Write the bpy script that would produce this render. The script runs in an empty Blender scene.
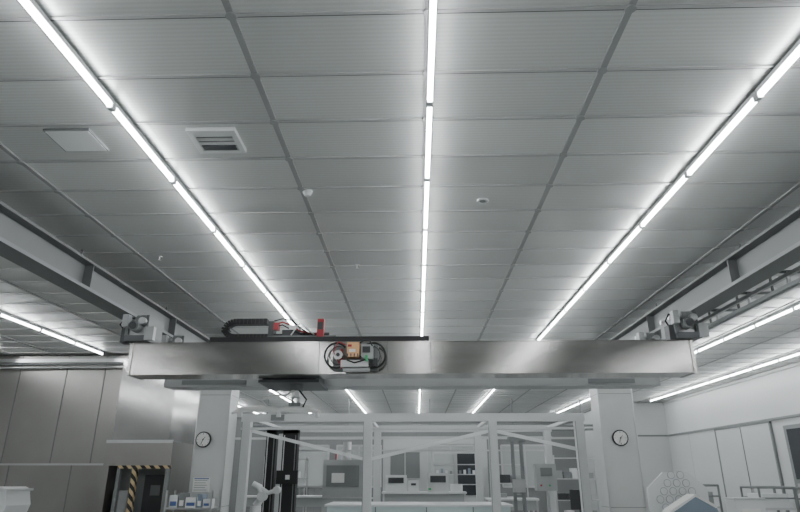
import bpy, math, random
from mathutils import Vector, Matrix
random.seed(4)

# ------------------------------------------------------------------ materials
def mat(name, col, rough=0.5, metal=0.0, emis=None, estr=0.0, noise=0.0, nscale=4.0, bump=0.0, stretch=None, alpha=None):
    m = bpy.data.materials.new(name); m.use_nodes = True
    nt = m.node_tree; b = nt.nodes["Principled BSDF"]
    b.inputs["Base Color"].default_value = (*col, 1)
    b.inputs["Roughness"].default_value = rough
    b.inputs["Metallic"].default_value = metal
    if emis:
        b.inputs["Emission Color"].default_value = (*emis, 1)
        b.inputs["Emission Strength"].default_value = estr
    if noise > 0 or bump > 0:
        tc = nt.nodes.new("ShaderNodeTexCoord")
        mp = nt.nodes.new("ShaderNodeMapping")
        if stretch: mp.inputs["Scale"].default_value = stretch
        nz = nt.nodes.new("ShaderNodeTexNoise"); nz.inputs["Scale"].default_value = nscale
        nz.inputs["Detail"].default_value = 5
        nt.links.new(tc.outputs["Object"], mp.inputs["Vector"])
        nt.links.new(mp.outputs["Vector"], nz.inputs["Vector"])
        if noise > 0:
            mr = nt.nodes.new("ShaderNodeMapRange")
            mr.inputs["From Min"].default_value = 0.3; mr.inputs["From Max"].default_value = 0.7
            mr.inputs["To Min"].default_value = 1 - noise; mr.inputs["To Max"].default_value = 1 + noise
            mx = nt.nodes.new("ShaderNodeVectorMath"); mx.operation = 'SCALE'
            mx.inputs[0].default_value = col
            nt.links.new(nz.outputs["Fac"], mr.inputs["Value"])
            nt.links.new(mr.outputs["Result"], mx.inputs["Scale"])
            nt.links.new(mx.outputs["Vector"], b.inputs["Base Color"])
            mr2 = nt.nodes.new("ShaderNodeMapRange")
            mr2.inputs["To Min"].default_value = max(0.03, rough - noise*0.4); mr2.inputs["To Max"].default_value = rough + noise*0.4
            nt.links.new(nz.outputs["Fac"], mr2.inputs["Value"])
            nt.links.new(mr2.outputs["Result"], b.inputs["Roughness"])
        if bump > 0:
            bp = nt.nodes.new("ShaderNodeBump"); bp.inputs["Strength"].default_value = bump
            bp.inputs["Distance"].default_value = 0.01
            nt.links.new(nz.outputs["Fac"], bp.inputs["Height"])
            nt.links.new(bp.outputs["Normal"], b.inputs["Normal"])
    return m

def ceiling_mat():
    m = bpy.data.materials.new("ceiling_panel_mat"); m.use_nodes = True
    nt = m.node_tree; N = nt.nodes; L = nt.links; b = N["Principled BSDF"]
    b.inputs["Roughness"].default_value = 0.36
    b.inputs["Metallic"].default_value = 0.5
    tc = N.new("ShaderNodeTexCoord")
    mp = N.new("ShaderNodeMapping"); mp.inputs["Location"].default_value = (-0.1, -2.915, 0)
    L.new(tc.outputs["Object"], mp.inputs["Vector"])
    sn = N.new("ShaderNodeVectorMath"); sn.operation = 'SNAP'; sn.inputs[1].default_value = (1.21, 0.589, 10)
    L.new(mp.outputs["Vector"], sn.inputs[0])
    wn = N.new("ShaderNodeTexWhiteNoise"); wn.noise_dimensions = '3D'
    L.new(sn.outputs["Vector"], wn.inputs["Vector"])
    mr = N.new("ShaderNodeMapRange"); mr.inputs["To Min"].default_value = 0.90; mr.inputs["To Max"].default_value = 1.08
    L.new(wn.outputs["Value"], mr.inputs["Value"])
    wv = N.new("ShaderNodeTexWave"); wv.wave_type = 'BANDS'; wv.bands_direction = 'Y'
    wv.inputs["Scale"].default_value = 8.5; wv.inputs["Distortion"].default_value = 0.0
    L.new(tc.outputs["Object"], wv.inputs["Vector"])
    mr2 = N.new("ShaderNodeMapRange"); mr2.inputs["To Min"].default_value = 0.94; mr2.inputs["To Max"].default_value = 1.04
    L.new(wv.outputs["Fac"], mr2.inputs["Value"])
    mu = N.new("ShaderNodeMath"); mu.operation = 'MULTIPLY'
    L.new(mr.outputs["Result"], mu.inputs[0]); L.new(mr2.outputs["Result"], mu.inputs[1])
    sc = N.new("ShaderNodeVectorMath"); sc.operation = 'SCALE'; sc.inputs[0].default_value = (0.64, 0.65, 0.635)
    L.new(mu.outputs[0], sc.inputs["Scale"])
    L.new(sc.outputs["Vector"], b.inputs["Base Color"])
    bp = N.new("ShaderNodeBump"); bp.inputs["Strength"].default_value = 0.10; bp.inputs["Distance"].default_value = 0.003
    L.new(wv.outputs["Fac"], bp.inputs["Height"]); L.new(bp.outputs["Normal"], b.inputs["Normal"])
    return m

def hazard_mat():
    m = bpy.data.materials.new("hazard_stripe_mat"); m.use_nodes = True
    nt = m.node_tree; N = nt.nodes; L = nt.links; b = N["Principled BSDF"]
    tc = N.new("ShaderNodeTexCoord")
    wv = N.new("ShaderNodeTexWave"); wv.bands_direction = 'DIAGONAL'; wv.inputs["Scale"].default_value = 3.4
    L.new(tc.outputs["Object"], wv.inputs["Vector"])
    cr = N.new("ShaderNodeValToRGB"); cr.color_ramp.interpolation = 'CONSTANT'
    cr.color_ramp.elements[0].color = (0.015, 0.015, 0.015, 1)
    cr.color_ramp.elements[1].position = 0.5; cr.color_ramp.elements[1].color = (0.6, 0.46, 0.26, 1)
    L.new(wv.outputs["Fac"], cr.inputs["Fac"]); L.new(cr.outputs["Color"], b.inputs["Base Color"])
    return m

M = {}
M['ceil'] = ceiling_mat()
M['tbar'] = mat("tbar_mat", (0.33, 0.33, 0.33), 0.5, 0.3)
M['tbar2'] = mat("cross_bar_mat", (0.5, 0.5, 0.5), 0.4, 0.5)
M['tube'] = mat("tube_emissive", (1, 1, 1), 0.5, 0, (0.94, 0.975, 1.0), 36.0)
M['fix'] = mat("fixture_white", (0.75, 0.76, 0.77), 0.4)
M['steel'] = mat("brushed_stainless", (0.47, 0.46, 0.44), 0.17, 1.0, noise=0.2, nscale=1.1, stretch=(0.8, 1, 3), bump=0.12)
M['steel_wall'] = mat("stainless_wall_mat", (0.36, 0.35, 0.33), 0.34, 0.9, noise=0.08, nscale=0.8)
M['steel_mirror'] = mat("polished_stainless", (0.5, 0.49, 0.48), 0.16, 1.0, noise=0.1, nscale=1.5, bump=0.05)
M['seam'] = mat("seam_dark", (0.08, 0.08, 0.08), 0.6)
M['rail'] = mat("rail_grey_paint", (0.16, 0.165, 0.165), 0.5, 0.2)
M['raild'] = mat("rail_dark_grey", (0.12, 0.125, 0.13), 0.5, 0.2)
M['white'] = mat("white_panel", (0.56, 0.57, 0.56), 0.45, noise=0.02)
M['wall'] = mat("wall_panel_mat", (0.56, 0.57, 0.565), 0.4, noise=0.02, nscale=0.6)
M['wallb'] = mat("far_wall_grey", (0.24, 0.245, 0.245), 0.4, noise=0.04, nscale=0.6)
M['wallg'] = mat("wall_grey_panel", (0.38, 0.39, 0.39), 0.4)
M['plast'] = mat("white_plastic", (0.72, 0.73, 0.73), 0.35)
M['frame'] = mat("booth_frame_paint", (0.56, 0.57, 0.57), 0.4)
M['cyan'] = mat("pale_cyan_cover", (0.62, 0.72, 0.72), 0.4)
M['black'] = mat("black_rubber", (0.012, 0.012, 0.013), 0.45)
M['dark'] = mat("dark_grey", (0.05, 0.052, 0.055), 0.5)
M['mid'] = mat("mid_grey", (0.2, 0.21, 0.21), 0.5)
M['alu'] = mat("aluminium", (0.6, 0.6, 0.6), 0.32, 0.9)
M['red'] = mat("red_paint", (0.35, 0.02, 0.03), 0.4)
M['copper'] = mat("copper_cover", (0.72, 0.42, 0.22), 0.35, 0.5)
M['blue'] = mat("blue_label", (0.08, 0.13, 0.32), 0.5)
M['bluegrey'] = mat("blue_grey_cover", (0.22, 0.27, 0.33), 0.5)
M['paper'] = mat("paper", (0.8, 0.8, 0.78), 0.7)
M['glassd'] = mat("dark_window", (0.05, 0.055, 0.06), 0.08)
M['glassl'] = mat("pale_window", (0.5, 0.52, 0.52), 0.1)
M['haz'] = hazard_mat()
M['floor'] = mat("epoxy_floor", (0.42, 0.44, 0.43), 0.25, noise=0.04, nscale=0.5)
M['green'] = mat("green_indicator", (0.05, 0.4, 0.15), 0.4)

# ------------------------------------------------------------------ mesh builder
class B:
    def __init__(s): s.v = []; s.f = []; s.m = []; s.sm = []; s.mats = []
    def mi(s, k):
        if k not in s.mats: s.mats.append(k)
        return s.mats.index(k)
    def add(s, vs, fs, k, smooth=False):
        o = len(s.v); i = s.mi(k)
        s.v += [tuple(v) for v in vs]
        for f in fs:
            s.f.append([a + o for a in f]); s.m.append(i); s.sm.append(smooth)
    def box(s, x0, x1, y0, y1, z0, z1, k):
        vs = [(x0,y0,z0),(x1,y0,z0),(x1,y1,z0),(x0,y1,z0),(x0,y0,z1),(x1,y0,z1),(x1,y1,z1),(x0,y1,z1)]
        s.add(vs, [(0,3,2,1),(4,5,6,7),(0,1,5,4),(1,2,6,5),(2,3,7,6),(3,0,4,7)], k); return s
    def bar(s, p0, p1, w, h, k):
        p0 = Vector(p0); p1 = Vector(p1); d = (p1 - p0).normalized()
        up = Vector((0,0,1)) if abs(d.z) < 0.95 else Vector((0,1,0))
        a = d.cross(up).normalized(); b = a.cross(d).normalized()
        vs = []
        for p in (p0, p1):
            for u, t in ((-1,-1),(1,-1),(1,1),(-1,1)):
                vs.append(p + a*u*w/2 + b*t*h/2)
        s.add(vs, [(3,2,1,0),(4,5,6,7),(0,1,5,4),(1,2,6,5),(2,3,7,6),(3,0,4,7)], k); return s
    def cyl(s, p0, p1, r, k, n=16, r1=None, caps=True):
        p0 = Vector(p0); p1 = Vector(p1); d = (p1 - p0).normalized(); r1 = r if r1 is None else r1
        up = Vector((0,0,1)) if abs(d.z) < 0.9 else Vector((1,0,0))
        a = d.cross(up).normalized(); b = d.cross(a).normalized()
        vs = []
        for p, rr in ((p0, r), (p1, r1)):
            for i in range(n):
                t = 2*math.pi*i/n; vs.append(p + a*math.cos(t)*rr + b*math.sin(t)*rr)
        s.add(vs, [(i, (i+1)%n, n+(i+1)%n, n+i) for i in range(n)], k, True)
        if caps:
            s.add(vs[:n], [tuple(reversed(range(n)))], k); s.add(vs[n:], [tuple(range(n))], k)
        return s
    def path(s, pts, r, k, n=8):
        pts = [Vector(p) for p in pts]; vs = []; m = len(pts)
        ref = Vector((0.13, 0.31, 0.94)).normalized()
        for i, p in enumerate(pts):
            d = (pts[min(i+1, m-1)] - pts[max(i-1, 0)]).normalized()
            a = d.cross(ref).normalized(); b = d.cross(a).normalized()
            rr = r[i] if isinstance(r, (list, tuple)) else r
            for j in range(n):
                t = 2*math.pi*j/n; vs.append(p + a*math.cos(t)*rr + b*math.sin(t)*rr)
        fs = [(i*n+j, i*n+(j+1)%n, (i+1)*n+(j+1)%n, (i+1)*n+j) for i in range(m-1) for j in range(n)]
        s.add(vs, fs, k, True)
        s.add(vs[:n], [tuple(reversed(range(n)))], k); s.add(vs[-n:], [tuple(range(n))], k); return s
    def torus(s, c, R, r, k, axis='y', n=32, m=8):
        c = Vector(c); vs = []
        for i in range(n):
            t = 2*math.pi*i/n
            for j in range(m):
                u = 2*math.pi*j/m; q = R + r*math.cos(u); h = r*math.sin(u)
                if axis == 'y': vs.append(c + Vector((q*math.cos(t), h, q*math.sin(t))))
                elif axis == 'z': vs.append(c + Vector((q*math.cos(t), q*math.sin(t), h)))
                else: vs.append(c + Vector((h, q*math.cos(t), q*math.sin(t))))
        s.add(vs, [(i*m+j, ((i+1)%n)*m+j, ((i+1)%n)*m+(j+1)%m, i*m+(j+1)%m) for i in range(n) for j in range(m)], k, True); return s
    def prism(s, poly, y0, y1, k):
        n = len(poly)
        vs = [(x, y0, z) for x, z in poly] + [(x, y1, z) for x, z in poly]
        s.add(vs, [tuple(range(n)), tuple(reversed(range(n, 2*n)))] + [(i, n+i, n+(i+1)%n, (i+1)%n) for i in range(n)], k); return s
    def build(s, name, bevel=0.0):
        me = bpy.data.meshes.new(name + "_mesh"); me.from_pydata(s.v, [], s.f)
        for k in s.mats: me.materials.append(M[k])
        for p, i, q in zip(me.polygons, s.m, s.sm): p.material_index = i; p.use_smooth = q
        me.update()
        ob = bpy.data.objects.new(name, me); bpy.context.scene.collection.objects.link(ob)
        if bevel > 0:
            md = ob.modifiers.new("bevel", 'BEVEL'); md.width = bevel; md.segments = 2; md.limit_method = 'ANGLE'; md.angle_limit = math.radians(50)
        return ob

CZ = 4.25
XL, XR, YN, YF = -12.5, 9.55, -5.0, 30.0
YB = 24.0     # nearer return wall on the right

# ------------------------------------------------------------------ shell
B().box(XL-0.1, XR+0.1, YN-0.1, YF+0.1, -0.15, 0, 'floor').build("floor")
c = B().box(XL-0.1, XR+0.1, YN-0.1, YF+0.1, CZ, CZ+0.15, 'ceil')
lx = []
k = -11
while 0.1 + 1.21*k < XR:
    X = 0.1 + 1.21*k
    if X > XL:
        lx.append(X); c.box(X-0.022, X+0.022, YN, YF, CZ-0.014, CZ+0.01, 'tbar')
    k += 1
Y = 2.915 - 0.589*13; crossY = []
while Y < YF:
    if Y > YN:
        crossY.append(Y)
        c.box(XL, XR, Y-0.012, Y+0.012, CZ-0.010, CZ+0.01, 'tbar2')
        c.box(XL, XR, Y+0.012, Y+0.026, CZ-0.004, CZ+0.01, 'seam')
    Y += 0.589
for X in lx:
    for Y in crossY:
        if 1 < Y < 14 and -5 < X < 5: c.cyl((X, Y, CZ-0.022), (X, Y, CZ-0.004), 0.036, 'tbar', 10)
c.build("ceiling")

B().box(XL-0.15, XL, YN, YF, 0, CZ, 'wall').build("wall_left")
B().box(XL, XR, YN-0.15, YN, 0, CZ, 'wallb').build("wall_near")
w = B().box(XR, XR+0.15, YN, YF, 0, CZ, 'wall')
w.box(XR-0.05, XR, YN, YF, CZ-0.09, CZ-0.025, 'white')
for yy in (14.4, 22.2): w.box(XR-0.004, XR, yy-0.008, yy+0.008, 0, 3.0, 'wallg')
w.build("wall_right")
B().box(XR-0.06, XR, 10, YB, 2.97, 3.03, 'mid').box(XR-0.05, XR, 10, YB, 3.03, 3.06, 'white').build("trim_right")
d = B().box(XR-0.05, XR-0.001, 17.0, 20.1, 0, 2.92, 'wall')
for a, b_ in ((16.96, 17.02), (20.08, 20.14), (18.53, 18.55)): d.box(XR-0.065, XR-0.001, a, b_, 0, 2.94, 'mid')
d.box(XR-0.065, XR-0.001, 16.96, 20.14, 2.92, 2.96, 'mid').box(XR-0.09, XR-0.05, 18.4, 18.45, 1.0, 1.3, 'alu')
d.build("door_1")
d = B().box(XR-0.05, XR-0.001, 14.6, 16.4, 0, 2.8, 'mid').box(XR-0.07, XR-0.04, 14.75, 16.25, 1.5, 2.7, 'glassd')
d.box(XR-0.07, XR-0.04, 14.75, 16.25, 0.1, 1.4, 'wallg').box(XR-0.1, XR-0.05, 16.2, 16.24, 1.0, 1.3, 'alu')
d.build("door_2")
B().box(7.6, XR, YB, YF, 0, CZ-0.02, 'wall').box(7.6, XR, YB-0.04, YB, CZ-0.1, CZ-0.025, 'white').box(7.6, XR, YB-0.02, YB, 2.97, 3.03, 'mid').build("wall_back_right")
w = B().box(XL, XR, YF, YF+0.15, 0, CZ, 'wallb')
for i in range(-9, 6): w.box(i*1.2-0.01, i*1.2+0.01, YF-0.004, YF, 0, CZ, 'mid')
w.build("wall_back")
B().box(XL, 7.5, YF-0.04, YF, 3.2, 3.3, 'white').build("trim_back")
wins = [(-7.0,-4.2),(-3.8,-1.7),(0.5,2.7),(4.0,6.2)]
for i, (a, b_) in enumerate(wins):
    q = B().box(a, b_, YF-0.03, YF-0.005, 1.1, 2.9, 'glassl')
    for x0 in (a, (a+b_)/2, b_): q.box(x0-0.04, x0+0.04, YF-0.06, YF-0.005, 1.06, 2.94, 'alu')
    q.box(a, b_, YF-0.06, YF-0.005, 2.88, 2.96, 'alu').box(a, b_, YF-0.06, YF-0.005, 1.04, 1.12, 'alu')
    q.build("window_%d" % (i+1))
q = B().box(-1.2, 0.1, YF-0.06, YF-0.005, 0, 2.4, 'white').box(-1.1, -0.6, YF-0.08, YF-0.05, 1.2, 2.1, 'glassd').box(-0.5, 0.0, YF-0.08, YF-0.05, 1.2, 2.1, 'glassd')
q.box(-0.57, -0.53, YF-0.075, YF-0.05, 0, 2.4, 'dark').build("door_3")

# ------------------------------------------------------------------ fluorescent lights
lanes = [(-9.52, [( -4, 13.4), (16.2, 29.9)]), (-7.1, [(-4, 13.7), (16.2, 29.9)]), (-4.72, [(13.8, 29.9)]),
         (-2.25, [(-4, 29.9)]), (0.12, [(-4, 29.9)]), (2.50, [(-4, 29.9)]), (6.25, [(-4, 29.9)]), (8.68, [(-4, 23.9)])]
for X, rngs in lanes:
    q = B()
    Y = 3.76 - 1.2*8
    while Y + 1.2 < YF:
        if any(a <= Y + 0.05 and Y + 1.15 <= b_ for a, b_ in rngs):
            q.box(X-0.02, X+0.02, Y+0.01, Y+1.19, CZ-0.055, CZ-0.0225, 'fix')
            q.box(X-0.022, X+0.022, Y+0.005, Y+0.03, CZ-0.098, CZ-0.04, 'fix')
            q.box(X-0.022, X+0.022, Y+1.17, Y+1.195, CZ-0.098, CZ-0.04, 'fix')
            q.cyl((X, Y+0.03, CZ-0.076), (X, Y+1.17, CZ-0.076), 0.019, 'tube', 8, caps=False)
        Y += 1.2
    q.build("fluorescent_light_strip")

# ------------------------------------------------------------------ ceiling fittings
def diffuser(x, y, w, h, name, flat):
    q = B()
    x0, x1, y0, y1 = x-w/2, x+w/2, y-h/2, y+h/2; z = CZ
    if flat:
        q.box(x0, x1, y0, y1, z-0.018, z-0.0, 'mid').box(x0+0.012, x1-0.012, y0+0.012, y1-0.012, z-0.022, z-0.012, 'plast')
    else:
        fr = 0.045
        q.box(x0, x1, y0, y0+fr, z-0.035, z-0.0, 'plast').box(x0, x1, y1-fr, y1, z-0.035, z-0.0, 'plast')
        q.box(x0, x0+fr, y0+fr, y1-fr, z-0.035, z-0.0, 'plast').box(x1-fr, x1, y0+fr, y1-fr, z-0.035, z-0.0, 'plast')
        q.box(x0+fr, x1-fr, y0+fr, y1-fr, z-0.018, z-0.008, 'dark')
        n = 4
        for i in range(n):
            yy = y0+fr + (y1-y0-2*fr)*(i+0.5)/n
            q.bar((x0+fr, yy, z-0.025), (x1-fr, yy, z-0.025), 0.045, 0.008, 'plast' if i % 2 == 0 else 'white')
        q.box(x0+0.06, x1-0.06, y1-0.13, y1-0.06, z-0.04, z-0.03, 'dark')
    q.build(name)
diffuser(-2.83, 4.33, 0.38, 0.34, "ceiling_access_panel", True)
diffuser(-1.65, 4.35, 0.40, 0.36, "ceiling_air_diffuser", False)
q = B().cyl((-1.06, 5.35, CZ-0.02), (-1.06, 5.35, CZ), 0.05, 'plast', 20).cyl((-1.06, 5.35, CZ-0.055), (-1.06, 5.35, CZ-0.02), 0.028, 'plast', 20, r1=0.045)
q.build("smoke_detector")
q = B().torus((0.70, 5.6, CZ-0.012), 0.05, 0.010, 'plast', 'z').cyl((0.70, 5.6, CZ-0.02), (0.70, 5.6, CZ), 0.03, 'mid', 16)
q.build("ceiling_speaker")
for X, Y in ((-0.78, 7.6), (-3.3, 7.2)):
    B().cyl((X, Y, CZ-0.01), (X, Y, CZ-0.001), 0.04, 'alu', 14).cyl((X, Y, CZ-0.05), (X, Y, CZ-0.01), 0.012, 'alu', 10).cyl((X, Y, CZ-0.055), (X, Y, CZ-0.05), 0.025, 'alu', 12).build("fire_sprinkler")

# ------------------------------------------------------------------ crane runway rails
def rail(xc, name, side):
    q = B(); z0, z1 = 3.70, 4.06
    q.box(xc-0.14, xc+0.14, 1.0, 12.88, z0, z0+0.03, 'rail').box(xc-0.14, xc+0.14, 1.0, 12.88, z1-0.03, z1, 'rail')
    q.box(xc-0.02, xc+0.02, 1.0, 12.88, z0+0.03, z1-0.03, 'rail')
    q.box(xc-side*0.14-0.005, xc-side*0.14+0.005, 1.0, 12.88, z0-0.005, z0+0.035, 'mid')
    for i in range(5):
        y = 1.5 + i*2.7
        q.box(xc-0.13, xc+0.13, y-0.01, y+0.01, z0+0.03, z1-0.03, 'rail')
        q.cyl((xc+side*0.06, y, z1), (xc+side*0.06, y, CZ-0.012), 0.015, 'rail', 8)
    q.build(name)
rail(-4.09, "crane_runway_beam", -1); rail(3.88, "crane_runway_beam", 1)
q = B()
for X, Z in ((4.20, 3.72), (4.52, 3.72), (4.20, 3.60)):
    q.bar((X, 3.5, Z), (X, 10.2, Z), 0.04, 0.04, 'wallg')
for i in range(8):
    y = 4.0 + i*0.85
    q.bar((4.02, y, 3.76), (4.56, y, 3.76), 0.03, 0.03, 'rail').bar((4.52, y, 3.72), (4.52, y, CZ-0.01), 0.025, 0.025, 'rail').bar((4.20, y, 3.58), (4.20, y, 3.76), 0.03, 0.03, 'alu')
q.cyl((4.36, 3.5, 3.80), (4.36, 10.2, 3.80), 0.03, 'dark', 10)
q.build("crane_conductor_rail")

# ------------------------------------------------------------------ overhead crane
parent = bpy.data.objects.new("overhead_bridge_crane", None); bpy.context.scene.collection.objects.link(parent)
def child(b, name, bevel=0): o = b.build(name, bevel); o.parent = parent; return o
gz0, gz1 = 2.87, 3.29
q = B().box(-3.86, 3.66, 8.0, 8.42, gz0, gz1, 'steel')
q.box(-3.86, 3.66, 7.99, 8.43, gz0-0.01, gz0+0.004, 'steel').box(-3.86, 3.66, 7.99, 8.43, gz1-0.004, gz1+0.006, 'steel')
for X in (-1.3, -0.38, 0.2): q.box(X-0.004, X+0.004, 7.996, 8.001, gz0+0.01, gz1-0.01, 'mid')
for X in (-3.86, 3.66): q.box(X-0.02, X+0.02, 7.98, 8.44, gz0-0.015, gz1+0.01, 'steel')
child(q, "front_girder")
q = B().box(-3.88, 3.68, 9.25, 9.65, gz0, gz1, 'wallg')
q.box(-3.6, -2.6, 9.24, 9.26, gz0+0.03, gz0+0.1, 'mid').box(2.6, 3.3, 9.24, 9.26, gz0+0.03, gz0+0.1, 'mid')
child(q, "rear_girder")
for sx, X in ((-1, -3.78), (1, 3.62)):
    q = B().box(X-0.16, X+0.16, 7.9, 9.8, gz1+0.011, gz1+0.09, 'raild')
    for y in (8.15, 9.45):
        q.box(X-0.13, X+0.10, y-0.20, y+0.20, gz1+0.09, gz1+0.22, 'alu')
        q.box(X-0.17*1, X-0.13, y-0.24, y+0.24, gz1+0.08, gz1+0.37, 'mid').box(X+0.10, X+0.14, y-0.24, y+0.24, gz1+0.08, gz1+0.37, 'rail')
        for dy in (-0.14, 0.14):
            q.cyl((X-0.05, y+dy, gz1+0.31), (X+0.1, y+dy, gz1+0.31), 0.085, 'mid', 18)
            q.cyl((X-0.20, y+dy, gz1+0.31), (X-0.05, y+dy, gz1+0.31), 0.03, 'alu', 12)
        q.cyl((X-0.02, y-0.34, gz1+0.2), (X-0.02, y-0.20, gz1+0.2), 0.07, 'mid', 20)
        q.cyl((X-0.02, y-0.36, gz1+0.2), (X-0.02, y-0.34, gz1+0.2), 0.05, 'dark', 20)
        q.box(X-0.20, X-0.12, y-0.3, y-0.2, gz1+0.20, gz1+0.37, 'wallg').box(X+0.12, X+0.24, y-0.28, y-0.2, gz1+0.02, gz1+0.2, 'wallg')
        q.cyl((X+0.07, y-0.3, gz1+0.28), (X+0.07, y-0.18, gz1+0.28), 0.05, 'alu', 16)
    q.box(X-0.24, X-0.14, 7.95, 8.1, gz1, gz1+0.2, 'dark')
    q.path([(X-0.2, 8.0, gz1+0.15), (X-0.27, 7.95, gz1+0.25), (X-0.22, 7.95, gz1+0.34), (X-0.1, 8.0, gz1+0.35)], 0.012, 'black')
    child(q, "end_truck")
q = B().box(-2.82, 0.18, 8.05, 8.22, gz1, gz1+0.06, 'black').box(-2.82, 0.18, 8.04, 8.06, gz1, gz1+0.085, 'black')
pts = []
zt, zb, xc, R = gz1+0.335, gz1+0.115, -2.52, 0.11
pts.append((-1.2, zb)); pts.append((-2.0, zb))
for i in range(13):
    t = -math.pi/2 - math.pi*i/12; pts.append((xc + R*1.3*math.cos(t), (zt+zb)/2 + R*math.sin(t)))
pts.append((-2.08, zt))
for i in range(len(pts)-1):
    a = Vector((pts[i][0], 8.22, pts[i][1])); b_ = Vector((pts[i+1][0], 8.22, pts[i+1][1]))
    n = max(1, int((b_-a).length/0.05)); 
    for j in range(n):
        p = a + (b_-a)*(j+0.04)/n; r = a + (b_-a)*(j+0.98)/n
        q.bar(p, r, 0.12, 0.078, 'black')
child(q, "drag_chain")
q = B().box(-2.05, -1.1, 8.12, 8.35, gz1+0.055, gz1+0.12, 'mid')
q.box(-2.04, -1.97, 8.1, 8.3, gz1+0.12, gz1+0.32, 'dark').box(-1.97, -1.9, 8.1, 8.2, gz1+0.2, gz1+0.3, 'red').box(-1.85, -1.6, 8.12, 8.3, gz1+0.12, gz1+0.2, 'dark').box(-1.75, -1.66, 8.1, 8.25, gz1+0.2, gz1+0.26, 'plast')
q.box(-1.36, -1.27, 8.1, 8.22, gz1+0.1, gz1+0.35, 'red').box(-1.35, -1.28, 8.09, 8.1, gz1+0.2, gz1+0.3, 'dark')
q.cyl((-1.55, 8.2, gz1+0.12), (-1.55, 8.2, gz1+0.2), 0.04, 'alu', 16).cyl((-1.45, 8.2, gz1+0.15), (-1.2, 8.2, gz1+0.15), 0.03, 'dark', 12)
for i, dz in enumerate((0.33, 0.28, 0.24)):
    q.path([(-1.97, 8.13, gz1+dz), (-1.85, 8.12, gz1+dz+0.03), (-1.72, 8.12, gz1+dz-0.02*i), (-1.60, 8.12, gz1+dz-0.10), (-1.5, 8.14, gz1+0.16), (-1.35, 8.15, gz1+0.14)], 0.010, ('black', 'red', 'black')[i])
q.path([(-1.72, 8.1, gz1+0.12), (-1.6, 8.1, gz1+0.3), (-1.52, 8.1, gz1+0.22), (-1.4, 8.12, gz1+0.13)], 0.010, 'alu')
child(q, "festoon_drive")
# drive unit on girder face: cable loops either side of a motor and gearbox
q = B()
q.box(-1.10, -0.50, 7.93, 7.992, gz0+0.03, gz1-0.03, 'mid')
def arc(cx, a0, a1, r, rr, kk, yy=7.86, cz=gz0+0.21):
    q.path([(cx + r*math.cos(a0+(a1-a0)*i/16), yy, cz + r*1.05*math.sin(a0+(a1-a0)*i/16)) for i in range(17)], rr, kk, 8)
arc(-1.05, math.radians(40), math.radians(330), 0.155, 0.013, 'black')
arc(-1.02, math.radians(70), math.radians(290), 0.115, 0.007, 'dark')
arc(-0.56, math.radians(-140), math.radians(135), 0.16, 0.015, 'black')
arc(-0.59, math.radians(-110), math.radians(110), 0.12, 0.007, 'dark')
q.cyl((-1.02, 7.80, gz0+0.21), (-1.02, 7.94, gz0+0.21), 0.06, 'alu', 24).cyl((-1.02, 7.79, gz0+0.21), (-1.02, 7.80, gz0+0.21), 0.025, 'dark', 16)
q.box(-0.98, -0.62, 7.80, 7.94, gz0+0.05, gz0+0.14, 'alu').box(-0.90, -0.74, 7.78, 7.94, gz0+0.18, gz0+0.37, 'copper')
q.box(-0.87, -0.79, 7.775, 7.78, gz0+0.24, gz0+0.28, 'paper').box(-0.89, -0.84, 7.775, 7.78, gz0+0.31, gz0+0.34, 'red')
for i in range(4): q.box(-0.90+i*0.045, -0.885+i*0.045, 7.772, 7.78, gz0+0.18, gz0+0.22, 'dark')
q.box(-0.72, -0.56, 7.82, 7.94, gz0+0.16, gz0+0.35, 'wallg').box(-0.70, -0.60, 7.81, 7.82, gz0+0.24, gz0+0.32, 'dark').cyl((-0.98, 7.86, gz0+0.04), (-0.98, 7.86, gz0+0.3), 0.016, 'red', 10)
q.cyl((-0.95, 7.84, gz0+0.02), (-0.6, 7.84, gz0+0.02), 0.03, 'alu', 14).box(-0.66, -0.63, 7.78, 7.82, gz0+0.12, gz0+0.2, 'green').box(-0.55, -0.50, 7.8, 7.93, gz0+0.06, gz0+0.16, 'dark')
q.path([(-0.93, 7.85, gz0+0.35), (-1.02, 7.8, gz0+0.38), (-1.08, 7.8, gz0+0.25), (-1.0, 7.82, gz0+0.1)], 0.008, 'red')
q.path([(-0.75, 7.8, gz0+0.2), (-0.66, 7.78, gz0+0.14), (-0.8, 7.78, gz0+0.1), (-0.9, 7.8, gz0+0.14)], 0.010, 'black')
q.path([(-0.74, 7.8, gz0+0.36), (-0.68, 7.78, gz0+0.40), (-0.60, 7.8, gz0+0.39), (-0.56, 7.84, gz0+0.3)], 0.010, 'black')
child(q, "trolley_drive")
q = B().box(-2.15, -1.4, 8.44, 9.24, gz0-0.02, gz0+0.2, 'dark').box(-2.2, -1.35, 8.40, 9.3, gz0-0.06, gz0-0.02, 'raild')
q.cyl((-1.72, 8.7, gz0-0.06), (-1.72, 8.7, gz0-0.14), 0.10, 'mid', 20).cyl((-1.72, 8.7, gz0-0.14), (-1.72, 8.7, gz0-0.22), 0.055, 'alu', 20)
q.torus((-1.72, 8.7, gz0-0.27), 0.05, 0.018, 'alu', 'y')
q.box(-1.80, -1.64, 8.62, 8.78, gz0-0.36, gz0-0.31, 'mid')
pr = [(-2.62, 2.42), (-2.5, 2.47), (-2.2, 2.49), (-1.95, 2.46), (-1.72, 2.51), (-1.55, 2.48), (-1.35, 2.43)]
q.path([(x, 8.7, z) for x, z in pr], [0.02, 0.04, 0.05, 0.04, 0.065, 0.05, 0.02], 'paper', 12)
q.cyl((-2.5, 8.7, 2.47), (-2.5, 8.7, 2.37), 0.035, 'plast', 16).cyl((-1.95, 8.7, 2.46), (-1.95, 8.7, 2.37), 0.035, 'alu', 16).cyl((-1.4, 8.7, 2.43), (-1.4, 8.7, 2.36), 0.03, 'plast', 16)
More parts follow.
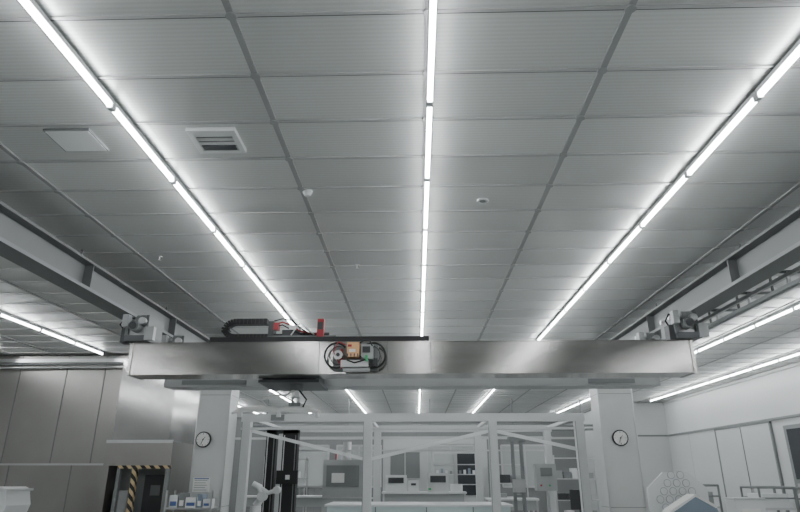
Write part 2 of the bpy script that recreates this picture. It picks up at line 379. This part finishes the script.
q.path([(-1.72, 8.65, 2.75), (-1.85, 8.62, 2.66), (-2.05, 8.62, 2.66), (-2.2, 8.64, 2.6), (-2.1, 8.66, 2.5)], 0.014, 'paper')
q.path([(-1.68, 8.65, 2.75), (-1.55, 8.62, 2.6), (-1.6, 8.64, 2.5)], 0.012, 'black')
child(q, "hoist_trolley")

# ------------------------------------------------------------------ columns + clocks
def column(x0, x1):
    q = B().box(x0, x1, 12.9, 13.5, 0, CZ-0.02, 'white')
    for z in (1.0, 3.2): q.box(x0-0.002, x1+0.002, 12.896, 13.502, z-0.005, z+0.005, 'mid')
    for x in (x0, x1): q.box(x-0.012, x+0.012, 12.888, 12.912, 0, CZ-0.02, 'alu')
    q.box(x0-0.01, x1+0.01, 12.89, 13.51, 0, 0.12, 'mid')
    q.build("structural_column")
column(-4.60, -3.94); column(3.80, 4.50)
def clock(x, z):
    y = 12.9
    q = B().cyl((x, y, z), (x, y-0.04, z), 0.16, 'black', 36).cyl((x, y-0.04, z), (x, y-0.044, z), 0.137, 'paper', 36)
    for i in range(12):
        t = i*math.pi/6; L = 0.03 if i % 3 == 0 else 0.016
        a = Vector((math.sin(t), 0, math.cos(t)))
        q.bar(Vector((x, y-0.047, z)) + a*(0.128-L), Vector((x, y-0.047, z)) + a*0.128, 0.009, 0.004, 'black')
    for ang, L, w in ((math.radians(40), 0.07, 0.02), (math.radians(200), 0.105, 0.016)):
        a = Vector((math.sin(ang), 0, math.cos(ang)))
        q.bar(Vector((x, y-0.05, z)) - a*0.02, Vector((x, y-0.05, z)) + a*L, w, 0.004, 'black')
    q.cyl((x, y-0.044, z), (x, y-0.055, z), 0.014, 'black', 12)
    q.build("wall_clock")
clock(-4.42, 2.29); clock(4.15, 2.31)
q = B().box(-4.54, -4.2, 12.885, 12.9, 1.28, 1.55, 'paper')
for i in range(5): q.box(-4.51, -4.25 - 0.03*(i % 2), 12.882, 12.886, 1.31+i*0.045, 1.32+i*0.045, 'mid')
q.box(-4.52, -4.22, 12.882, 12.886, 1.52, 1.54, 'blue').build("notice_sheet")
q = B()
for z in (0.15, 0.62, 0.98): q.box(-4.85, -3.95, 12.35, 12.8, z, z+0.03, 'alu')
for x in (-4.84, -3.96):
    for y in (12.36, 12.79): q.bar((x, y, 0), (x, y, 1.32), 0.03, 0.03, 'alu')
for i, (x, w_, h, cc) in enumerate(((-4.8, .16, .22, 'plast'), (-4.62, .12, .26, 'mid'), (-4.48, .2, .18, 'paper'), (-4.26, .1, .24, 'bluegrey'), (-4.14, .14, .15, 'plast'))):
    q.box(x, x+w_, 12.42, 12.7, 1.01, 1.01+h, cc).box(x+0.02, x+w_-0.02, 12.415, 12.42, 1.04, 1.01+h*0.5, 'blue' if i % 2 == 0 else 'paper')
q.box(-4.7, -4.1, 12.42, 12.7, 0.65, 0.9, 'paper').build("supply_shelf")

# ------------------------------------------------------------------ stainless enclosure left
q = B().box(XL+0.02, -6.42, 13.8, 15.9, 0, CZ-0.03, 'steel_wall')
for X in (-11.4, -10.3, -9.2, -8.1, -7.2): q.box(X-0.009, X+0.009, 13.79, 13.8, 1.82, CZ-0.03, 'mid')
for X in (-10.6, -9.0, -7.6): q.box(X-0.008, X+0.008, 13.79, 13.8, 0, 1.8, 'mid')
q.box(XL+0.02, -6.42, 13.77, 13.8, 1.80, 1.84, 'alu').box(XL+0.02, -6.42, 13.72, 13.8, 4.06, 4.14, 'alu').box(XL+0.02, -6.42, 13.70, 13.8, 4.0, 4.03, 'mid')
q.cyl((-9.9, 13.68, 3.93), (-6.5, 13.68, 3.93), 0.03, 'alu', 10)
for X in (-9.7, -8.2, -6.7): q.box(X-0.03, X+0.03, 13.66, 13.8, 3.9, 3.96, 'alu')
q.build("stainless_process_enclosure")
q = B().box(-6.35, -5.15, 12.9, 15.0, 2.25, CZ-0.3, 'steel_mirror').box(-6.4, -5.02, 12.8, 15.0, 1.78, 2.25, 'steel_wall')
q.box(-6.4, -5.02, 12.78, 12.82, 2.22, 2.28, 'alu').box(-6.3, -5.1, 13.3, 15.0, 0, 1.78, 'mid')
q.box(-6.4, -6.3, 12.85, 15.0, 0, 1.78, 'steel_wall').box(-5.7, -5.2, 13.27, 13.3, 0.7, 1.6, 'dark').box(-6.2, -5.9, 13.0, 13.3, 0, 1.3, 'wallg')
q.box(-5.12, -5.02, 12.85, 15.0, 0, 1.78, 'steel_wall').box(-5.55, -5.35, 13.25, 13.27, 1.2, 1.4, 'mid')
q.build("stainless_exhaust_hood")
q = B().box(-5.70, -5.61, 12.6, 12.7, 0, 1.72, 'haz').box(-6.0, -4.95, 12.6, 12.7, 1.72, 1.78, 'haz').box(-5.01, -4.95, 12.6, 12.7, 0, 1.72, 'mid').box(-6.0, -5.94, 12.6, 12.7, 0, 1.72, 'mid')
q.build("hazard_striped_barrier")
q = B()
pts = []
for i in range(9): t = i*math.pi/16; pts.append((-6.75 + 0.12*math.sin(t) - 0.12, 1.28 + 0.12*math.cos(t)))
poly = [(-7.9, 0.75), (-6.8, 0.75)] + [(-6.7, 1.1)] + [(x, z) for x, z in reversed(pts)] + [(-7.9, 1.40)]
q.prism(poly, 11.0, 11.7, 'plast').box(-7.9, -6.72, 10.97, 11.73, 1.33, 1.37, 'white').box(-7.7, -6.9, 11.1, 11.6, 0.2, 0.75, 'mid')
for x in (-7.75, -6.9):
    for y in (11.1, 11.6): q.bar((x, y, 0.06), (x, y, 0.8), 0.05, 0.05, 'alu').cyl((x-0.02, y, 0.06), (x+0.02, y, 0.06), 0.06, 'black', 14)
o = q.build("white_tub_cart"); o.location.x = -0.38

# ------------------------------------------------------------------ clean booth frame
q = B(); F = 'frame'
PX = [-3.72, -1.06, 1.65, 3.52]
for y in (13.6, 17.0):
    q.box(-3.85, 3.65, y-0.06, y+0.06, 2.70, 2.87, F).box(-3.85, 3.65, y-0.04, y+0.04, 2.53, 2.58, F)
    for X in PX: q.box(X-0.09, X+0.09, y-0.09, y+0.09, 0, 2.70, F)
for X in PX: q.box(X-0.04, X+0.04, 13.6, 17.0, 2.76, 2.83, F)
yb = 13.6
q.bar((-3.65, yb, 2.52), (-1.12, yb, 1.92), 0.06, 0.07, 'plast').bar((-1.0, yb, 1.92), (1.58, yb, 2.5), 0.06, 0.07, 'plast').bar((1.7, yb, 2.5), (3.45, yb, 2.12), 0.06, 0.07, 'plast')
for a, b_ in ((-3.62, -1.16), (-0.96, 1.55), (1.75, 3.42)):
    q.box(a, b_, 16.98, 17.02, 2.2, 2.24, 'alu')
for X in PX: q.box(X-0.095, X-0.085, 13.5, 13.512, 0, 2.70, 'mid').box(X-0.15, X+0.15, 13.48, 13.72, 0, 0.03, 'alu')
q.box(-3.2, -2.9, 13.53, 13.55, 2.72, 2.85, 'mid')
q.build("clean_booth_frame")

# ------------------------------------------------------------------ things in the middle
q = B()
for x0, x1 in ((-3.62, -3.38), (-3.22, -2.86)):
    q.box(x0, x1, 15.0, 15.25, 0, 2.62, 'black')
    q.box(x0+0.03, x0+0.05, 14.99, 15.0, 0.4, 2.5, 'plast').box(x1-0.06, x1-0.04, 14.99, 15.0, 0.4, 2.5, 'mid')
q.box(-3.3, -2.8, 14.9, 15.0, 1.4, 1.7, 'black').box(-3.7, -2.8, 14.9, 15.4, 0, 0.2, 'dark').box(-3.08, -2.98, 14.88, 14.9, 1.5, 1.6, 'plast').box(-3.62, -2.86, 15.0, 15.25, 2.55, 2.66, 'dark')
q.build("vertical_lift_mast")
q = B()
q.cyl((-3.75, 14.4, 0), (-3.75, 14.4, 0.95), 0.16, 'plast', 20, r1=0.12).path([(-3.75, 14.4, 0.95), (-3.62, 14.4, 1.15), (-3.7, 14.4, 1.35), (-3.85, 14.4, 1.42)], [0.09, 0.08, 0.07, 0.06], 'plast', 12)
q.path([(-3.85, 14.4, 1.42), (-3.5, 14.4, 1.22), (-3.3, 14.4, 1.28)], [0.06, 0.05, 0.05], 'plast', 12).cyl((-3.3, 14.3, 1.28), (-3.3, 14.5, 1.28), 0.08, 'plast', 16).cyl((-3.62, 14.28, 1.15), (-3.62, 14.52, 1.15), 0.1, 'plast', 16)
o = q.build("white_robot_arm"); o.location.x = 0.15
q = B().box(-1.95, 2.0, 14.0, 15.4, 0.66, 0.96, 'cyan').box(-2.0, 2.05, 13.95, 15.45, 0.96, 1.0, 'plast')
q.box(-1.9, 1.95, 14.05, 15.35, 0, 0.66, 'white')
for X in (-0.9, 0.2, 1.2): q.box(X-0.01, X+0.01, 13.99, 14.0, 0.05, 0.95, 'mid')
q.build("covered_process_bench")
def bench(x0, x1, y0, y1, z, name="lab_bench"):
    q = B().box(x0, x1, y0, y1, z-0.05, z, 'plast').box(x0+0.05, x1-0.05, y0+0.05, y1-0.05, 0.2, 0.24, 'alu')
    for x in (x0+0.05, x1-0.05):
        for y in (y0+0.05, y1-0.05): q.bar((x, y, 0), (x, y, z-0.05), 0.05, 0.05, 'alu')
    q.box(x0+0.06, x1-0.06, y0+0.06, y1-0.06, z-0.3, z-0.05, 'wallg')
    q.build(name)
bench(-1.0, 1.4, 18.2, 19.0, 1.15); bench(-5.5, -2.2, 19.5, 20.3, 1.0); bench(1.9, 3.3, 17.6, 18.3, 1.0)
q = B().box(0.5, 2.0, 20.5, 21.1, 0, 2.35, 'wall').box(0.56, 1.22, 20.47, 20.5, 1.0, 2.25, 'glassl').box(1.28, 1.94, 20.47, 20.5, 1.0, 2.25, 'glassd')
for z in (1.3, 1.6, 1.9): q.box(0.58, 1.92, 20.455, 20.47, z, z+0.03, 'alu')
for i in range(9): q.box(0.62+i*0.145, 0.70+i*0.145, 20.45, 20.47, 1.63, 1.72+0.1*random.random(), random.choice(['plast', 'bluegrey', 'mid']))
q.box(1.2, 1.3, 20.44, 20.5, 0, 2.3, 'alu').build("glass_front_cabinet")
# white modular partition behind the benches
q = B().box(-1.15, 0.35, 21.6, 21.75, 0, 2.6, 'wall').box(2.1, 2.4, 21.6, 21.75, 0, 2.6, 'wall').box(-1.15, 2.4, 21.6, 21.75, 2.6, 2.85, 'white')
q.box(-0.9, 0.1, 21.58, 21.6, 1.5, 2.35, 'mid').box(-0.94, 0.14, 21.57, 21.6, 2.33, 2.38, 'alu').box(-0.94, 0.14, 21.57, 21.6, 1.46, 1.5, 'alu').box(-0.42, -0.38, 21.57, 21.6, 1.5, 2.35, 'alu')
q.build("modular_partition")
q = B()
for x0, x1, h, cc in ((-0.9, -0.3, 0.45, 'plast'), (-0.25, 0.05, 0.3, 'plast'), (0.3, 0.9, 0.5, 'wall')):
    q.box(x0, x1, 18.3, 18.8, 1.15, 1.15+h, cc).box(x0+0.08, x1-0.08, 18.28, 18.3, 1.2+h*0.4, 1.08+h, 'dark')
q.box(0.32, 0.4, 18.27, 18.3, 1.2, 1.25, 'green').box(0.95, 1.3, 18.4, 18.7, 1.15, 1.35, 'plast').build("bench_instruments")
def rack(x0, x1, y, h, name, n=4):
    q = B()
    for x in (x0, x1):
        for yy in (y, y+0.5): q.bar((x, yy, 0), (x, yy, h), 0.04, 0.04, 'alu')
    for i in range(n):
        z = 0.2 + (h-0.3)*i/(n-1); q.box(x0, x1, y, y+0.5, z, z+0.03, 'alu')
        x = x0+0.06
        while x < x1-0.3 and i < n-1:
            ww = random.uniform(0.15, 0.32); q.box(x, x+ww, y+0.06, y+0.42, z+0.03, z+0.03+random.uniform(0.15, 0.32), random.choice(['plast', 'wallg', 'mid', 'dark', 'plast'])); x += ww + 0.05
    q.build(name)
rack(-2.5, -1.4, 21.0, 2.3, "storage_rack"); rack(-5.2, -3.8, 21.6, 2.2, "storage_rack"); rack(2.6, 3.5, 20.5, 2.0, "storage_rack"); rack(4.4, 5.8, 20.5, 2.2, "storage_rack")
q = B().box(-2.6, -1.5, 17.6, 18.6, 0, 2.0, 'wallg').box(-2.5, -1.6, 17.57, 17.6, 1.3, 1.85, 'mid').box(-2.35, -2.0, 17.55, 17.57, 1.4, 1.65, 'paper').box(-2.6, -1.5, 17.58, 17.6, 1.0, 1.04, 'alu')
q.cyl((-2.0, 18.1, 2.0), (-2.0, 18.1, 2.5), 0.12, 'alu', 18).cyl((-2.3, 18.0, 2.0), (-2.3, 18.0, 2.22), 0.02, 'red', 10).build("process_machine")
q = B().cyl((3.1, 15.4, 0), (3.1, 15.4, 1.3), 0.04, 'alu', 12).box(2.82, 3.3, 15.2, 15.5, 1.25, 1.85, 'wallg').box(2.92, 3.2, 15.18, 15.2, 1.58, 1.76, 'mid').box(2.9, 2.94, 15.18, 15.2, 1.35, 1.39, 'red').box(3.1, 3.14, 15.18, 15.2, 1.35, 1.39, 'green').box(2.85, 3.35, 15.15, 15.65, 0, 0.05, 'mid')
q.build("control_console")
q = B()
for X in (2.4, 2.62): q.bar((X, 15.9, 0), (X, 15.9, 2.5), 0.08, 0.08, 'mid')
q.box(2.3, 2.75, 15.8, 16.0, 2.4, 2.5, 'mid').box(2.36, 2.66, 15.84, 15.96, 1.2, 1.5, 'alu').box(2.25, 2.8, 15.7, 16.1, 0, 0.05, 'mid').build("steel_support_stand")
def chair(x, y, cc):
    q = B()
    for i in range(5):
        t = i*2*math.pi/5; q.bar((x, y, 0.1), (x+0.3*math.cos(t), y+0.3*math.sin(t), 0.07), 0.04, 0.03, 'dark'); q.cyl((x+0.3*math.cos(t)-0.015, y+0.3*math.sin(t), 0.03), (x+0.3*math.cos(t)+0.015, y+0.3*math.sin(t), 0.03), 0.03, 'black', 10)
    q.cyl((x, y, 0.08), (x, y, 0.55), 0.03, 'alu', 12).box(x-0.23, x+0.23, y-0.22, y+0.22, 0.55, 0.62, cc)
    q.bar((x, y+0.22, 0.58), (x, y+0.27, 0.85), 0.05, 0.02, 'dark').box(x-0.21, x+0.21, y+0.25, y+0.30, 0.85, 1.28, cc)
    q.build("office_chair", 0.015)
chair(3.75, 14.8, 'dark'); chair(5.2, 15.8, 'mid')
q = B()
for z, yy in ((3.3, 22.8), (3.15, 22.6)): q.cyl((-6.0, yy, z), (6.5, yy, z), 0.05, 'mid', 12)
for x in (-5.5, -2.5, 0.5, 3.5, 6.0): q.bar((x, 22.7, 3.05), (x, 22.7, CZ-0.01), 0.04, 0.04, 'mid').bar((x, 22.5, 3.08), (x, 22.9, 3.08), 0.04, 0.06, 'mid').bar((x, 22.8, 3.08), (x, 22.8, 3.3), 0.04, 0.04, 'mid')
q.build("utility_pipe_run")

# ------------------------------------------------------------------ right-hand equipment
q = B()
cx, cz, R = 4.80, 1.18, 0.56
poly = [(cx + R*1.05*math.cos(math.pi/8 + i*math.pi/4), cz + R*0.9*math.sin(math.pi/8 + i*math.pi/4)) for i in range(8)]
q.prism(poly, 12.0, 12.06, 'plast')
for i in range(-3, 4):
    for j in range(-3, 4):
        x = cx + i*0.17 + (0.085 if j % 2 else 0); z = cz + j*0.14
        if math.hypot(x-cx, z-cz) < 0.43: q.cyl((x, 11.985, z), (x, 12.0, z), 0.058, 'plast', 18); q.torus((x, 11.99, z), 0.064, 0.006, 'wallg', 'y', 18, 6)
q.box(cx-.43, cx+.43, 12.0, 12.5, 0.62, 0.68, 'alu')
for x in (cx-.4, cx+.4):
    for y in (12.03, 12.47): q.bar((x, y, 0), (x, y, 0.62), 0.04, 0.04, 'alu')
    q.bar((x, 12.45, 0.68), (x, 12.09, 1.2), 0.03, 0.03, 'alu')
q.build("perforated_polishing_plate")
q = B().prism([(4.95, 0.85), (5.85, 0.85), (5.75, 1.08), (5.42, 1.26), (5.0, 1.02)], 11.2, 11.5, 'bluegrey')
q.prism([(4.93, 0.99), (5.0, 1.05), (5.42, 1.29), (5.78, 1.10), (5.74, 1.07), (5.42, 1.25), (5.0, 1.0)], 11.18, 11.52, 'paper')
q.box(4.95, 5.85, 11.15, 11.55, 0.80, 0.85, 'alu')
for x in (4.98, 5.82): q.bar((x, 11.2, 0), (x, 11.2, 0.8), 0.04, 0.04, 'alu').bar((x, 11.5, 0), (x, 11.5, 0.8), 0.04, 0.04, 'alu')
o = q.build("covered_optic_stand"); o.location.x = -0.66
def cart(x0, x1, y0, y1, h, cc, name):
    q = B()
    for x in (x0, x1):
        for y in (y0, y1): q.cyl((x, y, 0.1), (x, y, h), 0.022, 'mid', 10).cyl((x-0.02, y, 0.05), (x+0.02, y, 0.05), 0.05, 'black', 12)
        q.cyl((x, y0, h), (x, y1, h), 0.022, 'mid', 10)
    for y in (y0, y1): q.cyl((x0, y, h), (x1, y, h), 0.022, 'mid', 10).cyl((x0, y, h-0.2), (x1, y, h-0.2), 0.016, 'mid', 10)
    q.box(x0, x1, y0, y1, 0.3, 0.34, 'alu').box(x0, x1, y0, y1, h-0.42, h-0.38, 'alu').box(x0+0.08, x1-0.1, y0+0.06, y1-0.06, h-0.38, h-0.12, cc)
    q.build(name)
cart(5.6, 6.1, 13.2, 13.9, 1.40, 'wallg', "steel_trolley_cart")
cart(6.9, 7.6, 13.2, 13.9, 1.36, 'plast', "steel_trolley_cart")
cart(7.75, 8.5, 13.4, 14.2, 1.34, 'plast', "steel_trolley_cart")
q = B().box(6.05, 6.6, 12.5, 12.9, 0.1, 1.15, 'plast').box(6.03, 6.62, 12.48, 12.92, 1.15, 1.19, 'white').box(6.15, 6.5, 12.49, 12.5, 0.8, 1.0, 'paper').box(6.1, 6.55, 12.55, 12.85, 0, 0.1, 'dark')
q.build("white_storage_cabinet", 0.01)

# ------------------------------------------------------------------ world + camera
wd = bpy.data.worlds.new("world"); bpy.context.scene.world = wd; wd.use_nodes = True
wd.node_tree.nodes["Background"].inputs[0].default_value = (0.5, 0.5, 0.5, 1)
wd.node_tree.nodes["Background"].inputs[1].default_value = 0.05
cam = bpy.data.cameras.new("camera"); cam.sensor_width = 36; cam.lens = 27.0; cam.clip_start = 0.05
co = bpy.data.objects.new("camera", cam); bpy.context.scene.collection.objects.link(co)
co.location = (0, 0, 1.6); co.rotation_euler = (math.radians(110.05), 0, math.radians(1.52))
bpy.context.scene.camera = co
